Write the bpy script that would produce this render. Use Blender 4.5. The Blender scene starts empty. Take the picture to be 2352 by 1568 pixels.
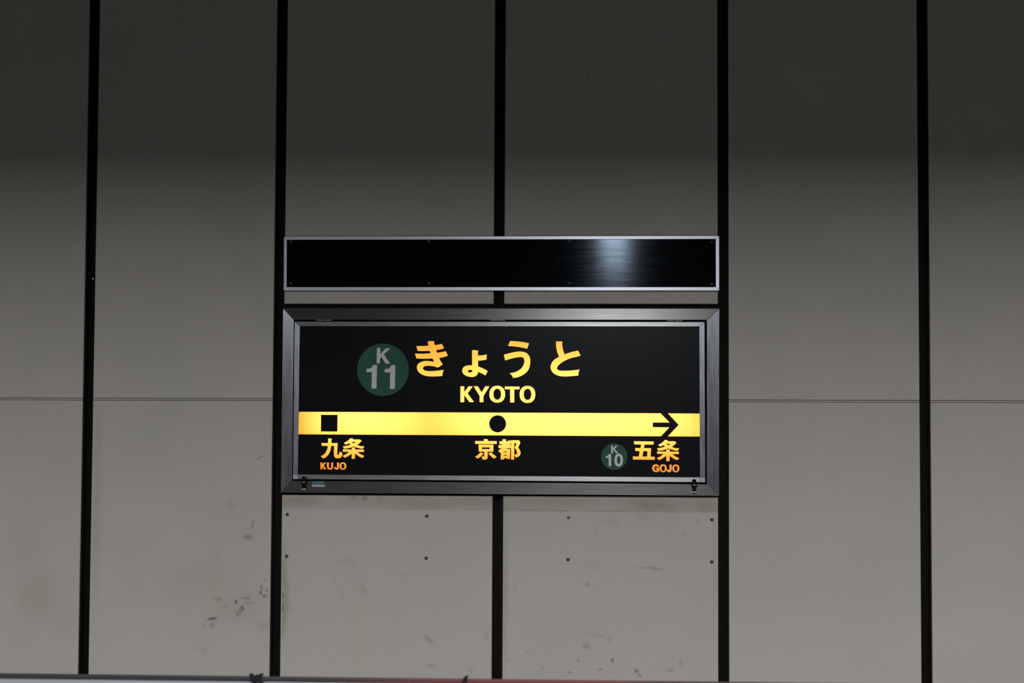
import bpy, bmesh, math, random
from mathutils import Vector
random.seed(7)
C = bpy.context.scene.collection
SC = bpy.context.scene

# ------------------------------------------------------------------ camera
F, W, H = 5000.0, 2352, 1568
EYE, DIST = 1.6, 9.0
YAW, PITCH, ROLL = 0.05425996, 0.06481895, 0.00482983
def basis():
    cy, sy, cp, sp = math.cos(YAW), math.sin(YAW), math.cos(PITCH), math.sin(PITCH)
    f = Vector((-sy*cp, cy*cp, sp)); r = Vector((cy, sy, 0)); u = r.cross(f)
    c, s = math.cos(ROLL), math.sin(ROLL)
    return r*c+u*s, u*c-r*s, f
BR, BU, BF = basis()
cam = bpy.data.cameras.new('camera'); cam_o = bpy.data.objects.new('camera', cam); C.objects.link(cam_o)
cam.sensor_width = 36; cam.lens = 36*F/W; cam.clip_end = 200
from mathutils import Matrix
m = Matrix((BR, BU, -BF)).transposed().to_4x4(); m.translation = Vector((0, -DIST, EYE)); cam_o.matrix_world = m
cam.dof.use_dof = True; cam.dof.focus_distance = 9.02; cam.dof.aperture_fstop = 6.3
SC.camera = cam_o
def at(px, py, Y=0.0):
    """measured photo point -> (x, z) on the plane y = Y"""
    d = BF + BR*((px-W/2)/F) - BU*((py-H/2)/F); t = (Y+DIST)/d.y
    return d.x*t, EYE+d.z*t

# ------------------------------------------------------------------ light
vs = SC.view_settings; vs.view_transform = 'Standard'; vs.look = 'None'; vs.gamma = 1.0; vs.exposure = 0.0
vs.use_curve_mapping = False
w = bpy.data.worlds.new('world'); SC.world = w; w.use_nodes = True
w.node_tree.nodes['Background'].inputs[0].default_value = (1, .98, .95, 1)
w.node_tree.nodes['Background'].inputs[1].default_value = 0.004
LAMP_Z, LAMP_Y0, LAMP_Y1 = 3.60, -3.95, -10.6
LAMP_X = [-0.13+4.6*k for k in (-3, -2, -1, 0, 1, 2, 3)]
LAMP_W = 360
for x in LAMP_X:
    l = bpy.data.lights.new('platform_lamp', 'AREA'); l.shape = 'RECTANGLE'; l.size = 0.20; l.size_y = LAMP_Y0-LAMP_Y1
    l.energy = LAMP_W*(.78 if x < -3 else 1.04); l.color = (.88, .945, 1)
    o = bpy.data.objects.new('platform_lamp', l); C.objects.link(o); o.location = (x, (LAMP_Y0+LAMP_Y1)/2, LAMP_Z-.012)

# ------------------------------------------------------------------ materials
def mat(name, color=(.5,.5,.5), rough=.5, metal=0.0, spec=.5, noise=0.0, scale=8.0, rvar=0.0, aniso=0.0, tangent=None, bump=0.0):
    mt = bpy.data.materials.new(name); mt.use_nodes = True; nt = mt.node_tree
    b = nt.nodes['Principled BSDF']; b.inputs['Base Color'].default_value = (*color, 1)
    b.inputs['Roughness'].default_value = rough; b.inputs['Metallic'].default_value = metal
    b.inputs['Specular IOR Level'].default_value = spec
    if noise or rvar or bump:
        g = nt.nodes.new('ShaderNodeNewGeometry'); mp = nt.nodes.new('ShaderNodeMapping')
        nt.links.new(g.outputs['Position'], mp.inputs['Vector'])
        if tangent: mp.inputs['Scale'].default_value = (1, 1, 14) if tangent[2] else (14, 1, 1)
        n = nt.nodes.new('ShaderNodeTexNoise'); n.inputs['Scale'].default_value = scale; n.inputs['Detail'].default_value = 6
        nt.links.new(mp.outputs[0], n.inputs['Vector'])
        if noise:
            r = nt.nodes.new('ShaderNodeMapRange'); r.inputs[3].default_value = 1-noise; r.inputs[4].default_value = 1+noise
            r.inputs[1].default_value = .25; r.inputs[2].default_value = .75
            nt.links.new(n.outputs['Fac'], r.inputs[0])
            v = nt.nodes.new('ShaderNodeVectorMath'); v.operation = 'SCALE'; v.inputs[0].default_value = color
            nt.links.new(r.outputs[0], v.inputs['Scale']); nt.links.new(v.outputs[0], b.inputs['Base Color'])
        if rvar:
            r = nt.nodes.new('ShaderNodeMapRange'); r.inputs[3].default_value = rough-rvar; r.inputs[4].default_value = rough+rvar
            r.inputs[1].default_value = .25; r.inputs[2].default_value = .75
            nt.links.new(n.outputs['Fac'], r.inputs[0]); nt.links.new(r.outputs[0], b.inputs['Roughness'])
        if bump:
            bp = nt.nodes.new('ShaderNodeBump'); bp.inputs['Strength'].default_value = bump; bp.inputs['Distance'].default_value = .001
            nt.links.new(n.outputs['Fac'], bp.inputs['Height']); nt.links.new(bp.outputs[0], b.inputs['Normal'])
    if aniso:
        b.inputs['Anisotropic'].default_value = aniso
        t = nt.nodes.new('ShaderNodeCombineXYZ')
        for i in range(3): t.inputs[i].default_value = tangent[i]
        nt.links.new(t.outputs[0], b.inputs['Tangent'])
    return mt

def panel_mat(name, blobs=(), lines=(), speckle=None, base=(.50,.441,.390), band=None):
    """grey painted cement board: blotches, stains at their own places, fine scratches"""
    mt = bpy.data.materials.new(name); mt.use_nodes = True; nt = mt.node_tree; N = nt.nodes; L = nt.links.new
    b = N['Principled BSDF']; b.inputs['Roughness'].default_value = .62; b.inputs['Specular IOR Level'].default_value = .25
    g = N.new('ShaderNodeNewGeometry')
    def math_(op, a, c=None, d=None):
        n = N.new('ShaderNodeMath'); n.operation = op
        for i, v in enumerate((a, c, d)):
            if v is None: continue
            if isinstance(v, (int, float)): n.inputs[i].default_value = v
            else: L(v, n.inputs[i])
        return n.outputs[0]
    def noise(scale, detail=4, vec=None, sx=None):
        n = N.new('ShaderNodeTexNoise'); n.inputs['Scale'].default_value = scale; n.inputs['Detail'].default_value = detail
        src = vec or g.outputs['Position']
        if sx:
            mp = N.new('ShaderNodeMapping'); mp.inputs['Scale'].default_value = sx; L(src, mp.inputs['Vector']); src = mp.outputs[0]
        L(src, n.inputs['Vector']); return n
    def mix(fac, a, bcol):
        n = N.new('ShaderNodeMix'); n.data_type = 'RGBA'
        if isinstance(fac, float): n.inputs[0].default_value = fac
        else: L(fac, n.inputs[0])
        if isinstance(a, tuple): n.inputs[6].default_value = (*a, 1)
        else: L(a, n.inputs[6])
        n.inputs[7].default_value = (*bcol, 1)
        return n.outputs[2]
    def ramp(v, lo, hi, a=0.0, c=1.0):
        n = N.new('ShaderNodeMapRange'); n.interpolation_type = 'SMOOTHSTEP'
        for i, x in enumerate((lo, hi, a, c)): n.inputs[i+1].default_value = x
        L(v, n.inputs[0]); return n.outputs[0]
    # broad tone and tint
    col = mix(ramp(noise(2.2, 5).outputs['Fac'], .35, .7, 0, .55), base, (base[0]*.90, base[1]*.915, base[2]*.90))
    col = mix(ramp(noise(3.1, 3, sx=(1.6,1,.5)).outputs['Fac'], .5, .75, 0, .35), col, (base[0]*.93, base[1]*.94, base[2]*.83))
    col = mix(ramp(noise(60, 4).outputs['Fac'], .4, .8, 0, .28), col, (base[0]*.8, base[1]*.8, base[2]*.8))
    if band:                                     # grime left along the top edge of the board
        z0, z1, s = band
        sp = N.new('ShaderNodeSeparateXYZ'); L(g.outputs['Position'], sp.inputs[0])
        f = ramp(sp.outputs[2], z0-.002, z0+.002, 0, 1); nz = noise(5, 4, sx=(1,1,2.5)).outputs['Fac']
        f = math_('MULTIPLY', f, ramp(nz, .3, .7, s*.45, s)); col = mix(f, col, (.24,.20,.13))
    if blobs or lines:
        dn = noise(34, 3); dv = N.new('ShaderNodeVectorMath'); dv.operation = 'SUBTRACT'
        L(dn.outputs['Color'], dv.inputs[0]); dv.inputs[1].default_value = (.5,.5,.5)
        ds = N.new('ShaderNodeVectorMath'); ds.operation = 'SCALE'; L(dv.outputs[0], ds.inputs[0]); ds.inputs['Scale'].default_value = .022
        pv = N.new('ShaderNodeVectorMath'); pv.operation = 'ADD'; L(g.outputs['Position'], pv.inputs[0]); L(ds.outputs[0], pv.inputs[1])
        groups = {}
        for (px, py, rx, ry, a, s, c) in blobs: groups.setdefault(c, []).append((px, py, rx, ry, a, s, 1))
        for (x0, y0, x1, y1, s) in lines:
            groups.setdefault((.16,.155,.13), []).append(((x0+x1)/2, (y0+y1)/2, math.hypot(x1-x0, y1-y0)/2, 1.3, -math.degrees(math.atan2(y1-y0, x1-x0)), s, 0))
        for c, lst in groups.items():
            acc = None
            for (px, py, rx, ry, a, s, wob) in lst:
                x, z = at(px, py)
                mp = N.new('ShaderNodeMapping'); mp.vector_type = 'TEXTURE'
                mp.inputs['Location'].default_value = (x, 0, z); mp.inputs['Rotation'].default_value = (0, -math.radians(a), 0)
                k = 1.45 if wob else 1.0
                mp.inputs['Scale'].default_value = (rx/555*k, 1, ry/555*k)
                L(pv.outputs[0] if wob else g.outputs['Position'], mp.inputs['Vector'])
                ln = N.new('ShaderNodeVectorMath'); ln.operation = 'LENGTH'; L(mp.outputs[0], ln.inputs[0])
                v = ramp(ln.outputs['Value'], 1.0, .15, 0, min(.9, s*1.15))
                acc = v if acc is None else math_('MAXIMUM', acc, v)
            col = mix(acc, col, c)
    if speckle:                                  # scattered tiny dark specks round a centre
        px, py, rx, ry, amt = speckle; x, z = at(px, py)
        vo = N.new('ShaderNodeTexVoronoi'); vo.inputs['Scale'].default_value = 62; L(g.outputs['Position'], vo.inputs['Vector'])
        mp = N.new('ShaderNodeMapping'); mp.vector_type = 'TEXTURE'; mp.inputs['Location'].default_value = (x,0,z); mp.inputs['Scale'].default_value = (rx/555,1,ry/555)
        L(g.outputs['Position'], mp.inputs['Vector']); ln = N.new('ShaderNodeVectorMath'); ln.operation = 'LENGTH'; L(mp.outputs[0], ln.inputs[0])
        sc = N.new('ShaderNodeSeparateColor'); L(vo.outputs['Color'], sc.inputs[0])
        thr = math_('MULTIPLY', ramp(sc.outputs[0], .55, 1.0, 0, .23), ramp(ln.outputs['Value'], 1.0, .2, 0, 1))
        f = math_('MULTIPLY', math_('LESS_THAN', vo.outputs['Distance'], thr), amt)
        col = mix(f, col, (.07,.066,.06))
    L(col, b.inputs['Base Color'])
    bp = N.new('ShaderNodeBump'); bp.inputs['Strength'].default_value = .12; bp.inputs['Distance'].default_value = .001
    L(noise(160, 3).outputs['Fac'], bp.inputs['Height']); L(bp.outputs[0], b.inputs['Normal'])
    return mt

def lit_mat(name):
    """orange film lit from behind by two rows of tubes: bright along the middle, weaker toward the box edges and where the tubes meet"""
    mt = bpy.data.materials.new(name); mt.use_nodes = True; nt = mt.node_tree; N = nt.nodes; L = nt.links.new
    b = N['Principled BSDF']; b.inputs['Base Color'].default_value = (.12,.05,.006,1); b.inputs['Roughness'].default_value = .4
    b.inputs['Emission Color'].default_value = (2.2, .62, .098, 1)
    g = N.new('ShaderNodeNewGeometry'); sp = N.new('ShaderNodeSeparateXYZ'); L(g.outputs['Position'], sp.inputs[0])
    def curve(sock, pts):
        lo, hi = pts[0][0], pts[-1][0]
        r = N.new('ShaderNodeMapRange'); r.inputs[1].default_value = lo; r.inputs[2].default_value = hi; L(sock, r.inputs[0])
        c = N.new('ShaderNodeValToRGB'); c.color_ramp.interpolation = 'B_SPLINE'
        e = c.color_ramp.elements
        while len(e) < len(pts): e.new(.5)
        for i, (x, v) in enumerate(pts):
            e[i].position = (x-lo)/(hi-lo); e[i].color = (v/2, v/2, v/2, 1)
        L(r.outputs[0], c.inputs[0])
        q = N.new('ShaderNodeMath'); q.operation = 'MULTIPLY'; L(c.outputs[0], q.inputs[0]); q.inputs[1].default_value = 2; return q.outputs[0]
    X = lambda px: at(px, 950)[0]
    Z = lambda py: at(1150, py)[1]
    fx = curve(sp.outputs[0], [(X(685), .38), (X(705), .62), (X(745), 1.0), (X(860), 1.08), (X(950), .84), (X(990), .70), (X(1030), .82), (X(1110), 1.05), (X(1400), 1.12), (X(1530), .98), (X(1580), .86), (X(1610), .66)])
    fz = curve(sp.outputs[2], [(Z(1090), .30), (Z(1068), .50), (Z(1046), .78), (Z(1015), 1.30), (Z(975), 1.75), (Z(900), 1.62), (Z(862), 1.42), (Z(830), 1.15), (Z(795), .86), (Z(750), .6)])
    q = N.new('ShaderNodeMath'); q.operation = 'MULTIPLY'; L(fx, q.inputs[0]); L(fz, q.inputs[1]); L(q.outputs[0], b.inputs['Emission Strength'])
    bl = N.new('ShaderNodeMath'); bl.operation = 'MULTIPLY'; L(q.outputs[0], bl.inputs[0]); bl.inputs[1].default_value = .066
    cc = N.new('ShaderNodeCombineColor'); cc.inputs[0].default_value = 2.2; cc.inputs[1].default_value = .63; L(bl.outputs[0], cc.inputs[2])
    L(cc.outputs[0], b.inputs['Emission Color'])
    return mt

M = {}
M['backing'] = mat('backing_black', (.004,.004,.0035), .8, spec=.1, noise=.2)
M['joint'] = mat('joint_dark_bronze', (.0090,.0070,.0048), .6, spec=.12, noise=.25, scale=20)
M['steel_h'] = mat('brushed_steel_horizontal', (.170,.158,.148), .31, 1, noise=.05, scale=7, rvar=.025, aniso=.75, tangent=(0,0,1.))
M['steel_v'] = mat('brushed_steel_vertical', (.30,.295,.31), .26, 1, noise=.06, scale=7, rvar=.03, aniso=.75, tangent=(1,0,0))
M['alu_h'] = mat('aluminium_horizontal', (.32,.312,.305), .33, 1, noise=.08, scale=11, rvar=.04, aniso=.6, tangent=(0,0,1.))
M['alu_v'] = mat('aluminium_vertical', (.30,.295,.315), .30, 1, noise=.08, scale=11, rvar=.04, aniso=.6, tangent=(1,0,0))
M['alu_corner'] = mat('aluminium_corner', (.38,.375,.40), .45, .4, noise=.05)
M['trim'] = mat('satin_aluminium_trim', (.60,.59,.655), .30, .5, noise=.04)
M['face'] = mat('black_sign_film', (.0058,.0054,.0060), .26, spec=.10)
M['green'] = mat('green_badge_film', (.018,.088,.055), .55, spec=.25, noise=.08, scale=30)
M['badge_white'] = mat('grey_white_lettering', (.66,.62,.62), .5, spec=.2)
M['lit'] = lit_mat('backlit_orange_film')
M['black_gloss'] = mat('glossy_black_board', (.0030,.0031,.0034), .085, spec=.10, rvar=.015, scale=5, bump=.06, aniso=.7, tangent=(0,0,1.))
M['black_gloss'].node_tree.nodes['Principled BSDF'].inputs['Specular Tint'].default_value = (.68,.84,1,1)
M['screw'] = mat('dark_screw', (.10,.10,.10), .35, .9)
M['chrome'] = mat('worn_chrome', (.82,.81,.79), .3, .35)
M['knuckle'] = mat('hinge_steel', (.42,.41,.40), .4, .4)
M['black_plastic'] = mat('black_plastic', (.005,.005,.005), .65, spec=.08)
M['hole'] = mat('plug_hole_dark', (.018,.017,.016), .7)
M['plug'] = mat('plug_centre', (.06,.058,.055), .6)
M['plug_grey'] = mat('plug_grey', (.12,.12,.115), .6)
M['sticker_teal'] = mat('teal_sticker', (.03,.15,.14), .5)
M['sticker_white'] = mat('pale_sticker', (.38,.38,.41), .5)
M['ink'] = mat('sticker_ink', (.08,.08,.09), .6)
M['rail'] = mat('satin_steel_rail', (.62,.60,.60), .28, .7, noise=.05, scale=3)
M['rail_red'] = mat('dull_red_rail', (.30,.075,.065), .32, .35, noise=.10, scale=6)
M['post'] = mat('gate_post_grey', (.40,.40,.41), .5)
M['tile'] = mat('platform_tile', (.10,.098,.093), .6, noise=.12, scale=3)
M['ceiling'] = mat('ceiling_board', (.14,.14,.137), .8, noise=.05)
M['bulkhead'] = mat('bulkhead_grey', (.05,.05,.05), .7, noise=.08)
M['track'] = mat('trackbed_concrete', (.03,.029,.027), .9, noise=.25, scale=6)
M['housing'] = mat('lamp_housing', (.7,.7,.68), .5)

# ------------------------------------------------------------------ mesh helpers
def link(name, bm, mt, parent=None, kind=None, smooth=False):
    me = bpy.data.meshes.new(name); bmesh.ops.recalc_face_normals(bm, faces=bm.faces); bm.to_mesh(me); bm.free()
    if smooth:
        for p in me.polygons: p.use_smooth = True
    for q in (mt if isinstance(mt, (list, tuple)) else [mt]): me.materials.append(q)
    o = bpy.data.objects.new(name, me); C.objects.link(o)
    if parent: 
        o.parent = parent
        loc = parent.matrix_basis.translation.copy(); p = parent.parent
        while p: loc += p.matrix_basis.translation; p = p.parent
        if loc.length > 1e-9: me.transform(Matrix.Translation(-loc))
    if kind: o['kind'] = kind
    return o
def thing(name, label, cat, loc, group=None):
    o = bpy.data.objects.new(name, None); C.objects.link(o); o.location = loc; o.empty_display_size = .05
    o['label'] = label; o['category'] = cat
    if group: o['group'] = group
    return o
def add_box(bm, x0, x1, y0, y1, z0, z1, bev=0.0):
    r = bmesh.ops.create_cube(bm, size=1)
    for v in r['verts']: v.co = Vector((x0+(v.co.x+.5)*(x1-x0), y0+(v.co.y+.5)*(y1-y0), z0+(v.co.z+.5)*(z1-z0)))
    if bev:
        es = {e for v in r['verts'] for e in v.link_edges}
        bmesh.ops.bevel(bm, geom=list(es), offset=bev, segments=2, affect='EDGES', profile=.5)
def box(*a, bev=0.0):
    bm = bmesh.new(); add_box(bm, *a, bev=bev); return bm
def add_prism(bm, pts, y0, y1):
    """pts (x, z) outline, closed solid between y0 (front) and y1"""
    f = [bm.verts.new((x, y0, z)) for x, z in pts]; k = [bm.verts.new((x, y1, z)) for x, z in pts]
    bm.faces.new(f); bm.faces.new(k[::-1]); n = len(pts)
    for i in range(n): bm.faces.new((f[i], k[i], k[(i+1) % n], f[(i+1) % n]))
def prism(pts, y0, y1, bev=0.0):
    bm = bmesh.new(); add_prism(bm, pts, y0, y1)
    if bev:
        fe = [e for e in bm.edges if all(abs(v.co.y-y0) < 1e-6 for v in e.verts)]
        bmesh.ops.recalc_face_normals(bm, faces=bm.faces)
        bmesh.ops.bevel(bm, geom=fe, offset=bev, segments=2, affect='EDGES', profile=.5)
    return bm
def add_cyl(bm, c, axis, r, h, seg=20, r2=None):
    rr = bmesh.ops.create_cone(bm, cap_ends=True, segments=seg, radius1=r, radius2=r if r2 is None else r2, depth=h)
    q = Vector(axis).to_track_quat('Z', 'Y').to_matrix()
    for v in rr['verts']: v.co = q @ v.co + Vector(c)
def quad(c4, Y): return [at(px, py, Y) for px, py in c4]

def glyph(name, loops_list, Y, depth, mt, parent):
    """list of shapes, each a list of loops in photo pixels (first the outline, then holes) -> one thin solid mesh"""
    bm = bmesh.new()
    for loops in loops_list:
        cu = bpy.data.curves.new('tmp', 'CURVE'); cu.dimensions = '2D'; cu.fill_mode = 'BOTH'; cu.extrude = depth/2
        for lp in loops:
            s = cu.splines.new('POLY'); s.points.add(len(lp)-1); s.use_cyclic_u = True
            for p, (px, py) in zip(s.points, lp):
                x, z = at(px, py, Y); p.co = (x, z, 0, 1)
        ob = bpy.data.objects.new('tmp', cu); C.objects.link(ob)
        bpy.context.view_layer.update()
        me = ob.to_mesh()
        bm.from_mesh(me); ob.to_mesh_clear(); bpy.data.objects.remove(ob); bpy.data.curves.remove(cu)
    for v in bm.verts: v.co = Vector((v.co.x, Y+v.co.z, v.co.y))
    bmesh.ops.remove_doubles(bm, verts=bm.verts, dist=1e-6)
    return link(name, bm, mt, parent)
def Z_(ox, oy, s, pts): return [(ox+x/s, oy+y/s) for x, y in pts]
def smooth_loop(pts, hard=48, sub=4):
    """round the gentle corners of a traced outline, keep the sharp ones"""
    out = []; n = len(pts)
    def ang(i):
        a, b, c = Vector(pts[i-1]), Vector(pts[i]), Vector(pts[(i+1) % n])
        u, v = b-a, c-b
        if u.length < 1e-6 or v.length < 1e-6: return 180
        return abs(math.degrees(u.angle(v)))
    sharp = [ang(i) > hard for i in range(n)]
    for i in range(n):
        p0, p1, p2, p3 = (Vector(pts[(i+k) % n]) for k in (-1, 0, 1, 2))
        if sharp[i] : p0 = p1
        if sharp[(i+1) % n]: p3 = p2
        L_ = (p2-p1).length
        flat = (p0 == p1 or (p1-p0).angle(p2-p1) < .03) and (p3 == p2 or (p3-p2).angle(p2-p1) < .03)
        if flat or L_ < .3: out.append(tuple(p1)); continue
        # centripetal-like tangents, clamped
        t1 = (p2-p0); t1 = t1.normalized()*L_ if p0 != p1 and t1.length else (p2-p1)
        t2 = (p3-p1); t2 = t2.normalized()*L_ if p3 != p2 and t2.length else (p2-p1)
        for k in range(sub):
            t = k/sub; h = (2*t**3-3*t**2+1, t**3-2*t**2+t, -2*t**3+3*t**2, t**3-t**2)
            out.append(tuple(p1*h[0]+t1*h[1]+p2*h[2]+t2*h[3]))
    return out
def oval(cx, cy, rx, ry, n=36, e=2.25):
    o = []
    for k in range(n):
        a = 2*math.pi*k/n; c, s = math.cos(a), math.sin(a)
        o.append((cx+rx*math.copysign(abs(c)**(2/e), c), cy+ry*math.copysign(abs(s)**(2/e), s)))
    return o

# ------------------------------------------------------------------ wall
# joints: photo x at y=0 and at y=1540, width
XT, XB = -2.9, 2.9
JX = [at(217, 0)[0], at(649.2, 0)[0], at(1149.4, 0)[0], at(1660, 0)[0], at(2117, 0)[0]]
JX = [-2.2660, -1.4648, -.5444, .3845, 1.2080]
JW = .0222                                       # half width of a joint
FL, TOPZ = -1.1, 4.6
wall = link('wall_back', box(-6.2, 6.2, .062, .2, FL, TOPZ), M['backing'], kind='structure')
xs_ext = [-6.2, -5.50, -4.69, -3.88, -3.07] + JX + [2.03, 2.85, 3.67, 4.49, 5.31, 6.2]
seam = at(1176, 919)[1]
# joint channels: a recessed U of dark metal with a slim lip on each side
for j in xs_ext[1:-1]:
    bm = bmesh.new()
    add_box(bm, j-JW, j+JW, .052, .0619, FL+.001, TOPZ-.001)
    for s in (-1, 1):
        add_box(bm, j+s*(JW-.003)-.0032, j+s*(JW-.003)+.0032, .012, .0525, FL+.001, TOPZ-.001)
    link('joint_channel', bm, M['joint'], wall)

BRN, GRN, DRK, TAN = (.14,.112,.072), (.235,.21,.085), (.072,.062,.050), (.27,.205,.14)
blobs_left = [(527,1157,15,12,0,.22,GRN),(580,1204,11,4,55,.34,BRN),(568,1233,14,7,0,.38,BRN),(493,1273,14,5,15,.16,GRN),
 (609,1332,4,3,0,.35,DRK),(601,1349,3,6,20,.42,DRK),(599,1360,5,7,0,.5,DRK),(609,1368,7,4,10,.5,DRK),(612,1355,3,3,0,.45,DRK),
 (542,1382,3,5,0,.75,DRK),(568,1375,7,3,0,.42,DRK),(573,1384,12,5,10,.2,BRN),(557,1396,4,6,30,.7,DRK),(552,1403,4,6,35,.5,BRN),(547,1410,4,7,20,.6,GRN),
 (500,1376,9,6,0,.3,BRN),(518,1393,6,4,30,.3,BRN),(487,1420,13,4,5,.72,DRK),(488,1436,8,7,0,.38,BRN),(470,1437,5,4,0,.2,BRN),(605,1436,17,12,0,.26,TAN),
 (510,1400,22,14,25,.14,TAN),(597,1051,5,2,20,.5,DRK),(603,1047,3,3,30,.3,DRK),(222,1180,12,220,0,.20,GRN),(226,1030,10,110,0,.15,GRN),(450,1340,120,60,10,.09,TAN),(545,1395,60,35,20,.14,TAN),(470,1492,8,12,0,.13,BRN),(612,1484,3,3,0,.25,BRN),(452,1491,3,3,0,.3,BRN),(330,1290,60,90,0,.06,TAN)]
blobs_mid = [(649,1368,3,9,0,.55,DRK),(649,1396,3,14,-8,.45,DRK),(652,1420,6,18,0,.38,GRN),(655,1338,4,3,30,.25,BRN),(661,1345,6,3,30,.2,BRN),(653,1320,8,80,0,.32,GRN),(656,1385,9,55,0,.34,GRN),(652,1415,5,22,0,.5,GRN),(650,1445,5,22,0,.4,GRN),(662,1395,9,20,0,.2,GRN),
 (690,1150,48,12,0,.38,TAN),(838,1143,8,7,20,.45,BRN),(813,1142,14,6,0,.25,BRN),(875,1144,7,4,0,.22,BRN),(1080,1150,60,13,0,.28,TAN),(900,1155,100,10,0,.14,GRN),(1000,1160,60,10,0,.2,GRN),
 (835,1352,8,14,30,.16,BRN),(985,1469,18,5,-35,.28,BRN),(1000,1480,14,3,-35,.16,BRN),(1117,1460,6,14,0,.24,GRN),(990,1527,12,6,0,.22,BRN),(800,1290,26,12,0,.12,GRN),(930,1320,5,3,0,.2,BRN),(1082,1537,12,7,30,.14,BRN),(785,1365,5,20,20,.08,BRN),
 (1100,1130,50,9,0,.2,TAN),(857,1491,1.6,1.6,0,.5,DRK),(708,1494,1.6,1.6,0,.5,DRK),(758,1522,2,2,0,.3,DRK)]
lines_mid = [(730,1201,778,1237,.20),(750,1275,787,1386,.22),(808,1290,806,1345,.12),(808,1308,813,1290,.14)]
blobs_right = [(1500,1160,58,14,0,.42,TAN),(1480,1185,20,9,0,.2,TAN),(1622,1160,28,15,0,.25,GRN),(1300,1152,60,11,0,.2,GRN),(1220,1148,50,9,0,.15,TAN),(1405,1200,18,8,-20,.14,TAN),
 (1349,1341,5,8,0,.3,BRN),(1495,1304,34,3,-3,.26,BRN),(1365,1300,22,12,0,.12,TAN),(1347,1483,9,8,0,.3,BRN),(1370,1457,24,6,-8,.14,BRN),(1399,1468,3,7,0,.26,BRN),(1406,1517,4,5,0,.5,DRK),(1462,1541,6,5,-30,.5,DRK),
 (1470,1550,8,3,-40,.34,DRK),(1540,1540,9,5,20,.32,BRN),(1327,1517,3,3,0,.4,DRK),(1308,1544,4,4,0,.34,DRK),(1380,1537,5,4,0,.35,BRN),(1565,1522,5,8,20,.26,BRN),(1212,1497,6,3,0,.24,BRN),(1182,1350,10,3,50,.14,BRN),(1169,1517,4,4,0,.26,BRN),
 (1572,1226,4,10,15,.16,BRN),(1602,1195,6,4,-30,.22,BRN),(1544,1504,3,3,0,.25,BRN),(1370,1228,1.6,1.6,0,.5,DRK),(1161,1350,6,210,0,.28,GRN),(1640,1300,5,140,0,.14,GRN),(1246,1533,14,3,45,.12,BRN)]
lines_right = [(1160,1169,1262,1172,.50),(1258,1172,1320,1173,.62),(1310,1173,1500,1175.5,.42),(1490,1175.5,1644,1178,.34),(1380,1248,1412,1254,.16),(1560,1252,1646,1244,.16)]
P_plain = panel_mat('painted_board_plain')
P_up = panel_mat('painted_board_upper_right', speckle=(1370,225,320,320,.7))
P_left = panel_mat('painted_board_stained', blobs_left)
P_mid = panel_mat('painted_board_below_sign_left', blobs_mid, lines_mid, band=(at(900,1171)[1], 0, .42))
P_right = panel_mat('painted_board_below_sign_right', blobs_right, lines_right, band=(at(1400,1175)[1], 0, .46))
P_far_left = panel_mat('painted_board_outer_left', [(85,1370,50,60,0,.16,GRN),(150,1425,40,50,0,.12,GRN),(60,1250,40,90,0,.06,GRN)])
def wall_panel(x0, x1, z0, z1, mt):
    return link('wall_panel', box(x0+JW, x1-JW, 0, .018, z0, z1, bev=.003), mt, wall)
z_band_bot = at(900, 697.5)[1]; z_bel_top = at(1150, 1138.5)[1]
sub = {}
for i in range(len(xs_ext)-1):
    a, b = xs_ext[i], xs_ext[i+1]
    if i == 0: a -= JW
    if i == len(xs_ext)-2: b += JW
    if abs(a-JX[1]) < 1e-6:
        wall_panel(a, b, z_band_bot, TOPZ, P_plain); sub['mid'] = wall_panel(a, b, FL+.002, z_bel_top, P_mid)
    elif abs(a-JX[2]) < 1e-6:
        wall_panel(a, b, z_band_bot, TOPZ, P_up); sub['right'] = wall_panel(a, b, FL+.002, z_bel_top, P_right)
    else:
        lo = P_left if abs(a-JX[0]) < 1e-6 else (P_far_left if abs(b-JX[0]) < 1e-6 else P_plain)
        wall_panel(a, b, seam+.0045, TOPZ, P_plain); wall_panel(a, b, FL+.002, seam-.0045, lo)
        link('seam_strip', box(a+JW, b-JW, .002, .018, seam-.0028, seam+.0028, bev=.0006), P_plain, wall)
        link('seam_backing', box(a+JW, b-JW, .008, .0185, seam-.0044, seam+.0044), M['plug'], wall)
# dark transoms above and below the sign
for (py0, py1, nm) in ((698, 707.6, 'transom_channel'), (1131, 1138.5, 'transom_channel')):
    for q in ((JX[1], JX[2]), (JX[2], JX[3])):
        z1 = at(1150, py0)[1]; z0 = at(1150, py1)[1]
        bm = bmesh.new(); add_box(bm, q[0]+JW, q[1]-JW, .030, .045, z0-.02, z1+.0); add_box(bm, q[0]+JW, q[1]-JW, .012, .045, (z1-.004) if py0 < 900 else z0, z1 if py0 < 900 else z0+.004)
        link(nm, bm, M['joint'], wall)
# anchor plugs left in the boards below the sign
for k, (px, py) in enumerate([(660,1181),(980.3,1185),(658.4,1277),(979,1281.6),(1305.5,1188.4),(1635,1193),(1304.6,1284.7),(1635,1290.3)]):
    par = sub['mid'] if px < 1100 else sub['right']; x, z = at(px, py)
    bm = bmesh.new(); add_cyl(bm, (x, -.0006, z), (0,-1,0), .0068, .003, 20); 
    add_cyl(bm, (x, -.0026, z), (0,-1,0), .0030, .002, 12)
    o = link('anchor_plug', bm, [M['plug_grey'] if k == 4 else M['hole'], M['plug']], par)
    for p in o.data.polygons:
        if (Vector(p.center)-Vector((0,0,0))).y < -.0021: p.material_index = 1
x, z = at(983.8, 1189)
# small pale fixing in the left joint
x, z = at(213.5, 640, .05); bm = bmesh.new(); add_cyl(bm, (x, .049, z), (0,-1,0), .003, .004, 10); link('screw', bm, M['chrome'], wall)

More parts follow.
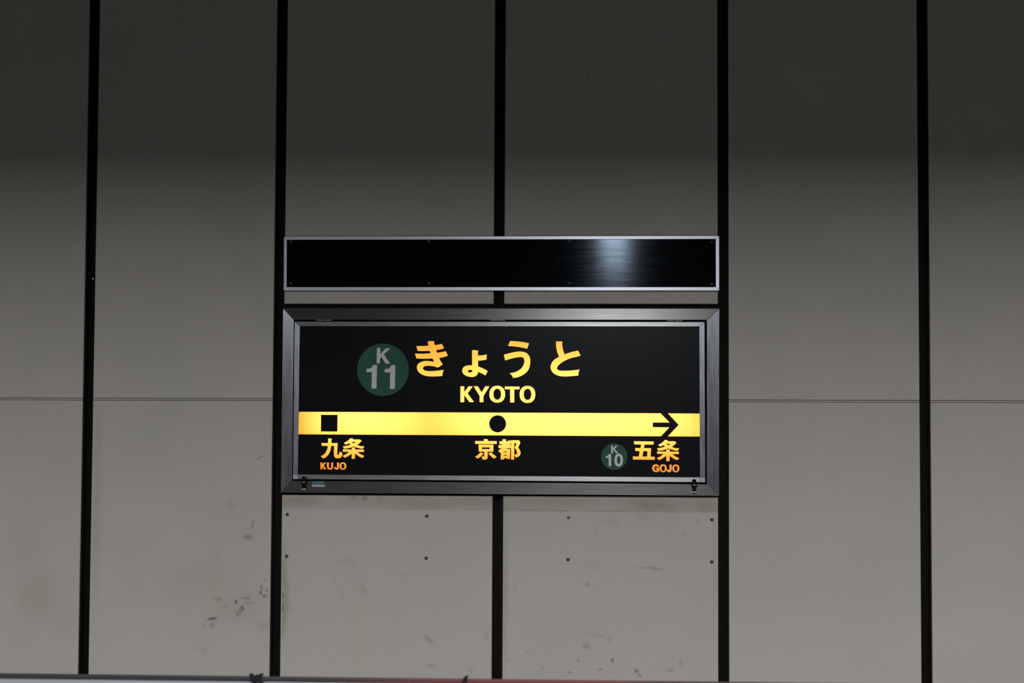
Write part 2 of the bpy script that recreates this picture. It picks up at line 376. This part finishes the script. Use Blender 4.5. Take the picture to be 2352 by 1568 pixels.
# ------------------------------------------------------------------ station behind and around the camera (out of frame)
link('floor_platform', box(-12, 12, -14, -3.45, -1.1, 0), M['tile'], kind='structure').name = 'floor'
link('floor', box(-12, 12, -3.449, .2, -1.25, -1.101), M['track'], kind='structure')
link('ceiling', box(-12, 12, -14, -3.30, 3.64, 3.76), M['ceiling'], kind='structure')
link('ceiling', box(-12, 12, -3.30, .4, 4.601, 4.75), M['bulkhead'], kind='structure')
link('edge_bulkhead', box(-12, 12, -3.34, -3.24, 3.17, 4.60), M['bulkhead'], kind='structure')  # unseen bulkhead, its lower edge set to shade the upper wall
link('wall_front', box(-12, 12, -14.15, -14.001, 0, 3.64), M['ceiling'], kind='structure')
for k, x in enumerate(LAMP_X):
    t = thing('ceiling_light', 'long white ceiling light over the platform, ' + ('leftmost', 'second from the left', 'third from the left', 'middle one above the lit sign', 'third from the right', 'second from the right', 'rightmost')[k] + ' of the row', 'light', (x, (LAMP_Y0+LAMP_Y1)/2, 3.64), 'long ceiling lights over the platform')
    link('lamp_housing', box(x-.17, x+.17, LAMP_Y1-.03, LAMP_Y0+.03, LAMP_Z, 3.639, bev=.006), M['housing'], t)

# ------------------------------------------------------------------ blank black board above the sign
TL, TR, BL, BRr = (652.2,543.5), (1651.8,541.3), (651.6,667), (1652,667)
iTL, iTR, iBL, iBR = (658.6,550.6), (1643.8,548.8), (658,659), (1644.2,659)
cx, cz = at(1150, 667)
blank = thing('blank_board', 'blank glossy black board in a slim pale grey metal trim, above the lit station sign', 'sign board', (cx, 0, cz))
YF = -.022
link('board', prism(quad([(656,548),(1647,546.5),(1647,661),(656,661)], YF), YF+.004, -.001), M['black_gloss'], blank)
for c4, nm in (((TL, TR, iTR, iTL), 'h'), ((iBL, iBR, BRr, BL), 'h'), ((TL, iTL, iBL, BL), 'v'), ((iTR, TR, BRr, iBR), 'v')):
    link('trim_rail', prism(quad(c4, YF), YF, -.0005, bev=.0008), M['trim'], blank)
for px, py in ((668,555),(984,554),(1308,552.5),(1635,555.5),(667,650),(985,650),(1308,649.5),(1635,652)):
    x, z = at(px, py, YF); bm = bmesh.new()
    bmesh.ops.create_uvsphere(bm, u_segments=14, v_segments=8, radius=.006)
    for v in bm.verts: v.co = Vector((x+v.co.x, YF+.004+v.co.y*.45, z+v.co.z))
    link('screw', bm, M['screw'], blank, smooth=True)

# ------------------------------------------------------------------ the lit station sign
cx, cz = at(1150, 1138)
sign = thing('station_sign', 'backlit black station sign reading KYOTO in orange, in a brushed steel box frame', 'sign', (cx, 0, cz))
oTL, oTR, oBL, oBR = (650.2,707.4), (1651.9,708.2), (644.6,1131), (1651.7,1138.6)
nTL, nTR, nBL, nBR = (674.8,734), (1623.6,734.6), (670.6,1103.6), (1623.4,1112)
dTL, dTR, dBL, dBR = (676.6,738), (1618.2,739), (672.8,1100), (1619.8,1107.4)
fTL, fTR, fBL, fBR = (688.6,749), (1606.2,749.8), (684.2,1089), (1607.6,1095.8)
YS = -.030
def frame_piece(name, outer2, inner2, mt, yo, yi):
    """mitred frame member whose face slopes from yo at its outer edge to yi at its inner edge"""
    a, b = [at(*p, yo) for p in outer2]; c, d = [at(*p, yi) for p in inner2[::-1]]
    bm = bmesh.new()
    f = [bm.verts.new((a[0], yo, a[1])), bm.verts.new((b[0], yo, b[1])), bm.verts.new((c[0], yi, c[1])), bm.verts.new((d[0], yi, d[1]))]
    k = [bm.verts.new((v.co.x, .020, v.co.z)) for v in f]
    bm.faces.new(f); bm.faces.new(k[::-1])
    for i in range(4): bm.faces.new((f[i], k[i], k[(i+1) % 4], f[(i+1) % 4]))
    bmesh.ops.recalc_face_normals(bm, faces=bm.faces)
    es = [e for e in bm.edges if all(v.co.y < .015 for v in e.verts)]
    bmesh.ops.bevel(bm, geom=es, offset=.0011, segments=2, affect='EDGES', profile=.5)
    return link(name, bm, mt, sign)
frame_piece('frame_rail', (oTL, oTR), (nTL, nTR), M['steel_h'], YS+.004, YS)
frame_piece('frame_rail', (oBR, oBL), (nBR, nBL), M['steel_h'], YS+.004, YS)
frame_piece('frame_stile', (oBL, oTL), (nBL, nTL), M['steel_v'], YS+.004, YS)
frame_piece('frame_stile', (oTR, oBR), (nTR, nBR), M['steel_v'], YS+.004, YS)
link('box_recess', prism(quad([(672,731),(1626,732),(1626,1115),(668,1107)], YS), YS+.024, .018), M['backing'], sign)
YD = YS+.003
link('door_rail', prism(quad((dTL, dTR, fTR, fTL), YD), YD, YD+.018, bev=.0009), M['alu_h'], sign)
link('door_stile', prism(quad((dTL, fTL, fBL, (672.9,1089)), YD), YD, YD+.018, bev=.0009), M['alu_v'], sign)
link('door_stile', prism(quad((fTR, dTR, (1619.6,1096), fBR), YD), YD, YD+.018, bev=.0009), M['alu_v'], sign)
link('door_rail', prism(quad((fBL, fBR, (1607.7,1107.3), (684.2,1100.1)), YD), YD, YD+.018, bev=.0009), M['alu_h'], sign)
for c4 in (((672.9,1089), (683.9,1089), (684,1100.1), (672.8,1100)), ((1607.9,1095.9), (1619.7,1096), (1619.8,1107.4), (1607.9,1107.3))):
    link('corner_piece', prism(quad(c4, YD), YD-.0008, YD+.018, bev=.0009), M['alu_corner'], sign)
YP = YD+.008
link('face_panel', prism(quad([(684,745),(1611,745.5),(1612,1100),(680,1093)], YP), YP, YP+.004), M['face'], sign)
YG = YP-.0006; DG = .0010
lit = M['lit']
# stripe with its cut-out square, dot and arrow
square = [(737.3,952.2),(775.4,952.4),(775,990.9),(737,990.6)]
dot = oval(1143, 973, 19.4, 19.6, 48, 2)
arrow_l = [(1534.4,949.4),(1558.9,975.6),(1534.2,1001.8)]
st_left = [(687.2,945.4),(1517.3,948.9),(1537.8,970),(1499.4,970),(1499.3,980.7),(1537.4,981.2),(1518,1001.6),(684.9,996.9)]
st_right = [(1534.2,949),(1606.9,949.6),(1607.2,1002),(1534.0,1001.8),(1558.8,975.5)]
glyph('line_stripe', [[st_left, square[::-1], dot[::-1]], [st_right]], YG, DG, lit, sign)
def G(name, ox, oy, s, shapes, mt=lit, sm=True, Y=None):
    out = []
    for loops in shapes:
        out.append([ (smooth_loop(Z_(ox, oy, s, lp)) if sm else Z_(ox, oy, s, lp)) for lp in loops])
    return glyph(name, out, YG if Y is None else Y, DG, mt, sign)
# kana
G('kana_letter', 940, 770, 11.2, [[[(475,158),(550,148),(645,150),(636,178),(655,250),(740,240),(840,220),(895,330),(800,360),(690,375),(710,448),(830,430),(940,408),(992,520),(880,560),(765,578),(800,650),(858,745),(740,820),(640,795),(540,782),(440,782),(380,800),(350,845),(370,885),(430,910),(540,920),(680,912),(790,900),(888,888),(860,960),(852,1042),(740,1050),(600,1055),(450,1045),(340,1010),(250,950),(205,870),(200,800),(230,735),(300,685),(380,663),(470,658),(560,668),(640,680),(600,590),(480,597),(320,597),(185,590),(148,468),(260,472),(400,470),(552,460),(530,395),(380,402),(218,398),(185,274),(330,274),(497,266)]]])
G('kana_letter', 940, 770, 11.2, [[[(1615,382),(1690,380),(1780,395),(1766,430),(1768,520),(1880,512),(1995,490),(1985,622),(1880,640),(1770,648),(1770,800),(1880,840),(2018,915),(1960,1028),(1870,980),(1770,935),(1755,1000),(1700,1050),(1620,1068),(1520,1058),(1430,1020),(1380,970),(1365,910),(1380,840),(1430,795),(1510,772),(1618,772)],
   [(1505,915),(1525,893),(1570,885),(1622,888),(1618,930),(1590,952),(1545,952),(1515,938)][::-1]]])
G('kana_letter', 1140, 770, 11.2, [[[(355,145),(500,152),(680,172),(840,202),(795,342),(680,315),(480,285),(302,270)]],
   [[(192,498),(330,460),(480,428),(600,415),(700,425),(790,465),(850,540),(873,640),(865,760),(830,870),(760,960),(660,1030),(560,1070),(435,1095),(400,1030),(345,972),(450,955),(550,915),(640,850),(700,760),(722,660),(710,600),(680,565),(620,555),(500,570),(380,598),(228,642)]]])
G('kana_letter', 1140, 770, 11.2, [[[(1535,155),(1690,158),(1700,180),(1692,215),(1700,290),(1715,370),(1755,490),(1850,455),(1970,420),(2105,392),(2168,520),(2060,550),(1930,580),(1800,630),(1680,700),(1590,780),(1555,840),(1575,880),(1640,905),(1760,910),(1900,905),(2020,893),(2140,878),(2115,960),(2110,1030),(1960,1045),(1780,1055),(1640,1045),(1520,1005),(1440,940),(1400,850),(1400,780),(1430,700),(1500,620),(1615,550),(1565,420),(1540,280)]]])
# KYOTO
s7 = 11.76
G('roman_letter', 1045, 875, s7, [[[(148,140),(252,140),(250,300),(370,140),(480,142),(340,330),(512,562),(390,565),(250,375),(250,568),(146,568)]]], sm=False)
G('roman_letter', 1045, 875, s7, [[[(505,140),(618,140),(720,302),(820,140),(932,140),(768,405),(768,568),(665,565),(668,400)]]], sm=False)
G('roman_letter', 1045, 875, s7, [[oval(1142,353,212,227), oval(1142,353,102,148)[::-1]]], sm=False)
G('roman_letter', 1045, 875, s7, [[[(1348,145),(1742,148),(1742,221),(1600,221),(1600,574),(1492,574),(1490,219),(1348,219)]]], sm=False)
G('roman_letter', 1045, 875, s7, [[oval(1958,359,211,230), oval(1960,357,102,150)[::-1]]], sm=False)
# kanji
def jo(dx=0):
    top = [(1300,105),(1425,125),(1408,160),(1680,160),(1750,212),(1680,290),(1570,375),(1640,402),(1750,425),(1862,432),(1803,524),(1700,515),(1570,480),(1435,436),(1330,475),(1200,507),(1048,522),(1003,430),(1130,415),(1230,390),(1315,358),(1250,305),(1120,368),(1042,295),(1130,250),(1220,190)]
    hole = [(1340,250),(1532,250),(1440,315)]
    bot = [(1360,476),(1497,476),(1490,557),(1843,560),(1850,652),(1590,652),(1660,710),(1750,765),(1864,810),(1782,892),(1680,850),(1580,785),(1490,715),(1485,927),(1355,927),(1360,715),(1270,785),(1160,850),(1070,887),(990,805),(1100,760),(1190,700),(1255,645),(1005,645),(998,552),(1358,557)]
    f = lambda l: Z_(730, 1000, 17.425, l)
    sh = [[f(top), f(hole)[::-1]], [f(bot)]]
    if dx: sh = [[[(1508.6+(x-786.8)*1.03, 1010+(y-1006)*1.03) for x, y in lp] for lp in s] for s in sh]
    return [[smooth_loop(lp) for lp in s] for s in sh]
G('kanji_letter', 730, 1000, 17.425, [[[(410,118),(558,120),(545,200),(545,300),(792,300),(782,500),(775,740),(785,765),(810,772),(840,755),(860,700),(872,640),(985,690),(970,790),(945,850),(900,890),(830,905),(740,905),(680,870),(650,800),(645,740),(652,413),(535,413),(525,490),(500,600),(455,710),(390,800),(300,880),(215,917),(116,828),(210,780),(300,690),(360,590),(390,500),(402,412),(160,412),(148,299),(412,300)]]])
glyph('kanji_letter', jo(), YG, DG, lit, sign)
s2 = 18.09
G('kanji_letter', 1080, 1000, s2, [
 [[(562,143),(738,150),(720,225),(1102,231),(1102,346),(210,346),(203,227),(575,227)]],
 [[(348,377),(962,379),(962,667),(725,670),(725,900),(710,950),(670,985),(610,997),(520,997),(468,868),(560,865),(580,848),(582,668),(358,662)], [(485,490),(820,490),(815,562),(485,562)][::-1]],
 [[(425,688),(548,750),(470,840),(390,905),(318,957),(200,880),(300,820),(370,755)]],
 [[(870,688),(940,760),(1020,820),(1099,880),(1000,960),(910,900),(830,830),(757,745)]]])
G('kanji_letter', 1080, 1000, s2, [
 [[(1348,150),(1492,158),(1485,235),(1560,245),(1597,193),(1692,225),(1692,300),(1640,400),(1692,402),(1692,520),(1530,525),(1500,558),(1657,560),(1652,967),(1540,967),(1500,938),(1400,938),(1395,992),(1266,992),(1275,710),(1235,712),(1160,625),(1240,580),(1310,522),(1180,522),(1173,400),(1330,397),(1340,365),(1218,357),(1213,238),(1340,237)],
  [(1475,395),(1490,350),(1508,395)][::-1], [(1395,658),(1527,658),(1527,692),(1395,692)][::-1], [(1395,798),(1527,798),(1527,832),(1395,832)][::-1]],
 [[(1700,195),(2022,195),(2087,282),(2040,400),(1990,490),(2050,580),(2090,680),(2090,760),(2060,830),(1990,885),(1900,907),(1870,880),(1838,783),(1900,780),(1945,750),(1950,700),(1920,620),(1850,500),(1890,410),(1920,315),(1830,315),(1825,997),(1698,997)]]], sm=False)
s3 = 16.51
G('kanji_letter', 1440, 1000, s3, [[[(262,214),(1012,225),(1010,342),(660,343),(645,475),(905,479),(917,500),(895,797),(1057,803),(1052,917),(228,907),(223,790),(450,793),(485,590),(313,583),(318,468),(520,475),(535,338),(278,331)], [(620,590),(777,590),(765,795),(590,793)][::-1]]], sm=False)
glyph('kanji_letter', jo(1), YG, DG, lit, sign)
# KUJO
s1 = 17.425
def K1(name, shapes, sm=True): G(name, 730, 1000, s1, shapes, sm=sm)
K1('roman_letter', [[[(105,1078),(176,1078),(178,1170),(252,1078),(332,1078),(235,1200),(343,1352),(255,1352),(178,1240),(175,1352),(105,1352)]]], False)
K1('roman_letter', [[[(366,1078),(440,1078),(440,1250),(455,1290),(487,1305),(520,1290),(538,1250),(538,1078),(612,1078),(608,1250),(590,1310),(550,1348),(487,1364),(430,1350),(390,1320),(370,1260)]]])
K1('roman_letter', [[[(768,1078),(844,1078),(842,1290),(820,1340),(775,1362),(730,1362),(680,1330),(643,1273),(705,1248),(725,1290),(750,1300),(768,1270)]]])
K1('roman_letter', [[oval(1003,1219,138,146), oval(1002,1219,62,95)[::-1]]], False)
# GOJO
def K3(name, shapes, sm=True): G(name, 1440, 1000, s3, shapes, sm=sm)
K3('roman_letter', [[[(1222,1190),(1150,1197),(1120,1160),(1085,1155),(1050,1190),(1040,1245),(1052,1295),(1090,1325),(1130,1318),(1145,1285),(1090,1262),(1085,1225),(1227,1225),(1222,1372),(1175,1370),(1110,1390),(1040,1375),(985,1330),(960,1270),(960,1200),(985,1140),(1040,1100),(1110,1090),(1180,1118)]]])
K3('roman_letter', [[oval(1373,1240,135,150), oval(1375,1243,62,95)[::-1]]], False)
K3('roman_letter', [[[(1612,1103),(1697,1103),(1692,1310),(1670,1362),(1620,1390),(1570,1387),(1518,1352),(1498,1300),(1572,1278),(1585,1310),(1605,1310),(1612,1285)]]])
K3('roman_letter', [[oval(1853,1245,135,148), oval(1853,1247,60,95)[::-1]]], False)
# number badges
def badge(disc, shapes, ox, oy, s):
    glyph('number_badge', [[disc]], YG, DG, M['green'], sign)
    G('badge_lettering', ox, oy, s, shapes, M['badge_white'], False, YG-.0008)
badge(oval(879.6, 848.9, 59.5, 60.2, 64, 2),
 [[[(627,210),(714,210),(711,362),(860,218),(970,222),(800,375),(967,617),(850,613),(740,442),(705,490),(700,609),(615,606)]],
  [[(545,645),(628,647),(612,1256),(485,1253),(495,832),(353,832),(357,745),(430,742),(490,715),(522,655)]],
  [[(1015,650),(1098,653),(1085,1267),(957,1262),(968,842),(823,838),(827,752),(905,748),(965,715),(998,655)]]], 810, 780, 11.2)
badge(oval(1411, 1048.2, 30.2, 30.5, 48, 2),
 [[[(700,270),(792,268),(790,400),(920,268),(1027,266),(880,430),(1052,642),(945,642),(830,480),(795,520),(795,648),(705,642)]],
  [[(615,680),(707,680),(707,1257),(588,1257),(578,865),(443,862),(440,788),(500,780),(560,735),(590,685)]],
  [oval(1067,966,206,312), oval(1067,966,82,192)[::-1]]], 1370, 1010, 20.91)
# hinges
for a, b, c, d, y in ((727.5,743.8,746,762,735.2),(1126.3,1142.2,1144.6,1160.8,735.2),(1531.8,1548,1550.5,1567,736.4)):
    z = at(b, y, YS)[1]; xa, xb, xc, xd = (at(q, y, YS)[0] for q in (a, b, c, d))
    bm = bmesh.new()
    add_cyl(bm, ((xa+xd)/2, YS+.0035, z), (1,0,0), .0034, xd-xa+.004, 14)
    h = link('hinge', bm, M['black_plastic'], sign, smooth=False)
    bm = bmesh.new()
    for u, v in ((xa, xb), (xc, xd)): add_cyl(bm, ((u+v)/2, YS-.0012, z), (1,0,0), .0021, v-u, 12)
    link('hinge_knuckle', bm, M['knuckle'], h)
# toggle latches on the bottom rail
for lx, ly in ((698.6, 1094.5), (1594.4, 1101)):
    P = lambda dx, dy, Y=YS: at(lx+dx, ly+dy, Y)
    bm = bmesh.new()
    x0, z0 = P(0, 3.5); add_cyl(bm, (x0, YS-.004, z0), (0,-1,0), .0088, .012, 20)
    add_prism(bm, [P(*q) for q in ((-4.5,4),(4.5,4),(5.5,9),(7,14),(4.5,19),(4.2,29.5),(-4,29.5),(-4.6,19),(-7,14),(-5.5,9))], YS-.011, YS+.002)
    lt = link('toggle_latch', bm, M['black_plastic'], sign)
    def catch(bm): link('latch_catch', bm, M['chrome'], lt)
    bm = bmesh.new()
    a = P(0, 12.7); add_box(bm, a[0]-.0055, a[0]+.0055, YS-.014, YS-.010, a[1]-.0012, a[1]+.0012, bev=.0005); catch(bm)
    for dx in (-2.4, 2.4):
        bm = bmesh.new(); a = P(dx, 28.6); add_box(bm, a[0]-.0036, a[0]+.0036, YS-.016, YS-.010, a[1]-.0022, a[1]+.0022, bev=.0006); catch(bm)
    bm = bmesh.new(); a = P(0, -.6); add_box(bm, a[0]-.0065, a[0]+.0065, YS-.008, YS-.004, a[1]-.0011, a[1]+.0011, bev=.0005); catch(bm)
# small stickers on the frame
link('sticker', prism(quad([(716.6,1104.8),(743.5,1104.6),(743.8,1111.2),(716.6,1111.2)], YS), YS-.0002, YS+.003), M['sticker_teal'], sign)
st = link('sticker', prism(quad([(716.4,1112.3),(745.8,1112.5),(745.6,1117.9),(716.4,1117.6)], YS), YS-.0006, YS+.003), M['sticker_white'], sign)
bm = bmesh.new()
for a, b in ((718,725),(734,738),(740,743)):
    add_prism(bm, quad([(a,1114.2),(b,1114.2),(b,1115.3),(a,1115.3)], YS), YS-.0008, YS-.0005)
link('sticker_print', bm, M['ink'], st)

# ------------------------------------------------------------------ platform edge railing in front (foot of the frame)
YR = -3.75; RR = .045
def rail_z(px, py): return at(px, py, YR)
zt = rail_z(0, 1547.5)[1]; zt2 = rail_z(1600, 1566.5)[1]
CAP = .014
RZ = (zt+zt2)/2-RR-CAP+.004
XR0, XR1 = rail_z(0,1547)[0], rail_z(1600,1566)[0]
TILT = math.atan2(zt2-zt, XR1-XR0)
rail = thing('platform_rail', 'low steel tube rail in front of the wall, its top strip turning dull red', 'railing', (0, YR, 0))
xr = rail_z(1080, 1560)[0]; xe = 4.0
def tube(x0, x1, r, mt, name, par=rail):
    bm = bmesh.new(); add_cyl(bm, ((x0+x1)/2, YR, RZ), (1,0,0), r, x1-x0, 48); return link(name, bm, mt, par, smooth=True)
# the cap strip's colour goes from grey to dull red along its length
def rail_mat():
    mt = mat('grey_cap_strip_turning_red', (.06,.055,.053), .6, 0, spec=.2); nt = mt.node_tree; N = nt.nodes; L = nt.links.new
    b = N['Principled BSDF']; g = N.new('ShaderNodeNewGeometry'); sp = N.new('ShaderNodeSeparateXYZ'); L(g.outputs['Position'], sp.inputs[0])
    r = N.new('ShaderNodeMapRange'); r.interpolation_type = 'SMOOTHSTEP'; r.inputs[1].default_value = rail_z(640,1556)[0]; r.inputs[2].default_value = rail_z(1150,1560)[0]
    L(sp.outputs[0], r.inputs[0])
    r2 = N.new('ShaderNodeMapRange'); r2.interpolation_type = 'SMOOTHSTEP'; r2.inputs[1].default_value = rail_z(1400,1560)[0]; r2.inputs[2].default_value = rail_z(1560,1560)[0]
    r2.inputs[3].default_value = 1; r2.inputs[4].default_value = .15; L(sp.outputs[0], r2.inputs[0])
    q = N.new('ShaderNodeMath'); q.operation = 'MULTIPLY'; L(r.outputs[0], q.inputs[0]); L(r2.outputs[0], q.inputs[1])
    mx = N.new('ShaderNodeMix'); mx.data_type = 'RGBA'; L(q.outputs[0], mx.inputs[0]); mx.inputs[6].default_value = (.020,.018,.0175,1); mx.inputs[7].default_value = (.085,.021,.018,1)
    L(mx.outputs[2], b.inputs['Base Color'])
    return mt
tube(-4, xe, RR, M['rail'], 'rail_tube')
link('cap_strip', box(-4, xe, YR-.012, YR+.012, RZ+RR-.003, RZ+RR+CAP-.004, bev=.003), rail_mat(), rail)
for x in (-3.2, -1.9, 1.6, 2.9):
    bm = bmesh.new(); add_cyl(bm, (x, YR, (RZ-RR)/2), (0,0,1), .028, RZ-RR+.01, 24); link('rail_post', bm, M['post'], rail, smooth=True)
    link('post_foot', box(x-.07, x+.07, YR-.07, YR+.07, 0, .012, bev=.003), M['post'], rail)
rail.location = (0, YR, RZ)
for ch in rail.children: ch.data.transform(Matrix.Translation((0, 0, -RZ)))
rail.rotation_euler = (0, -TILT, 0)
def cable_tie(x, label, tails, tilt=0):
    t = thing('cable_tie', label, 'cable tie', (x, YR, RZ))
    zc = RZ+x*math.sin(TILT); bm = bmesh.new()
    pts = [((RR+.0012)*math.cos(2*math.pi*k/48), (RR+.0012)*math.sin(2*math.pi*k/48)) for k in range(48)] + [(sy*.0135, RR+CAP-.0025) for sy in (-1, 1)]
    pts = sorted(set(pts)); hull = []
    for seq in (pts, pts[::-1]):                 # convex outline round tube and cap strip together
        part = []
        for p in seq:
            while len(part) > 1 and (part[-1][0]-part[-2][0])*(p[1]-part[-2][1])-(part[-1][1]-part[-2][1])*(p[0]-part[-2][0]) <= 0: part.pop()
            part.append(p)
        hull += part[:-1]
    n = len(hull); ring = []
    for y_, z_ in hull:
        d = Vector((0, y_, z_)); u = d.normalized()
        ring.append([bm.verts.new(Vector((x+tilt*z_/RR+sx*.0038, YR, zc))+d+u*h) for sx, h in ((-1,0),(-1,.002),(1,.002),(1,0))])
    for k in range(n):
        a, b = ring[k], ring[(k+1) % n]
        for i in range(4): bm.faces.new((a[i], a[(i+1) % 4], b[(i+1) % 4], b[i]))
    link('tie_band', bm, M['black_plastic'], t)
    bx = bmesh.new(); add_box(bx, x-.006, x+.006, YR-RR-.007, YR-RR-.0005, zc-.008, zc+.004, bev=.001); link('tie_head', bx, M['black_plastic'], t)
    for pts, wd in tails:
        bm = bmesh.new(); pr = None
        for i, (px, py, Y) in enumerate(pts):
            X_, Z0 = at(px, py, Y); q = [bm.verts.new((X_+dx, Y+dy, Z0)) for dx, dy in ((-wd,0),(0,-.0016),(wd,0),(0,.0016))]
            if pr:
                for j in range(4): bm.faces.new((pr[j], pr[(j+1) % 4], q[(j+1) % 4], q[j]))
            else: bm.faces.new(q[::-1])
            pr = q
        bm.faces.new(pr); link('tie_tail', bm, M['black_plastic'], t)
cable_tie(rail_z(589,1560)[0], 'black cable tie with two upturned tails, left of the two on the steel rail', [([(589,1565,YR-.03),(584,1559,YR-.026),(578.5,1552,YR-.012),(577,1546,YR-.004)], .0055), ([(583,1568,YR-.03),(590,1560,YR-.026),(597,1553,YR-.012),(602,1546,YR-.004)], .0055), ([(592,1559,YR-.032),(600,1567,YR-.042),(604,1575,YR-.046)], .0055)], .0)
cable_tie(rail_z(1064,1568)[0], 'black cable tie with a single slanting tail, on the reddish part of the rail', [([(1062,1574,YR-.042),(1066,1563,YR-.028),(1073,1551,YR-.006)], .0045)], .004)
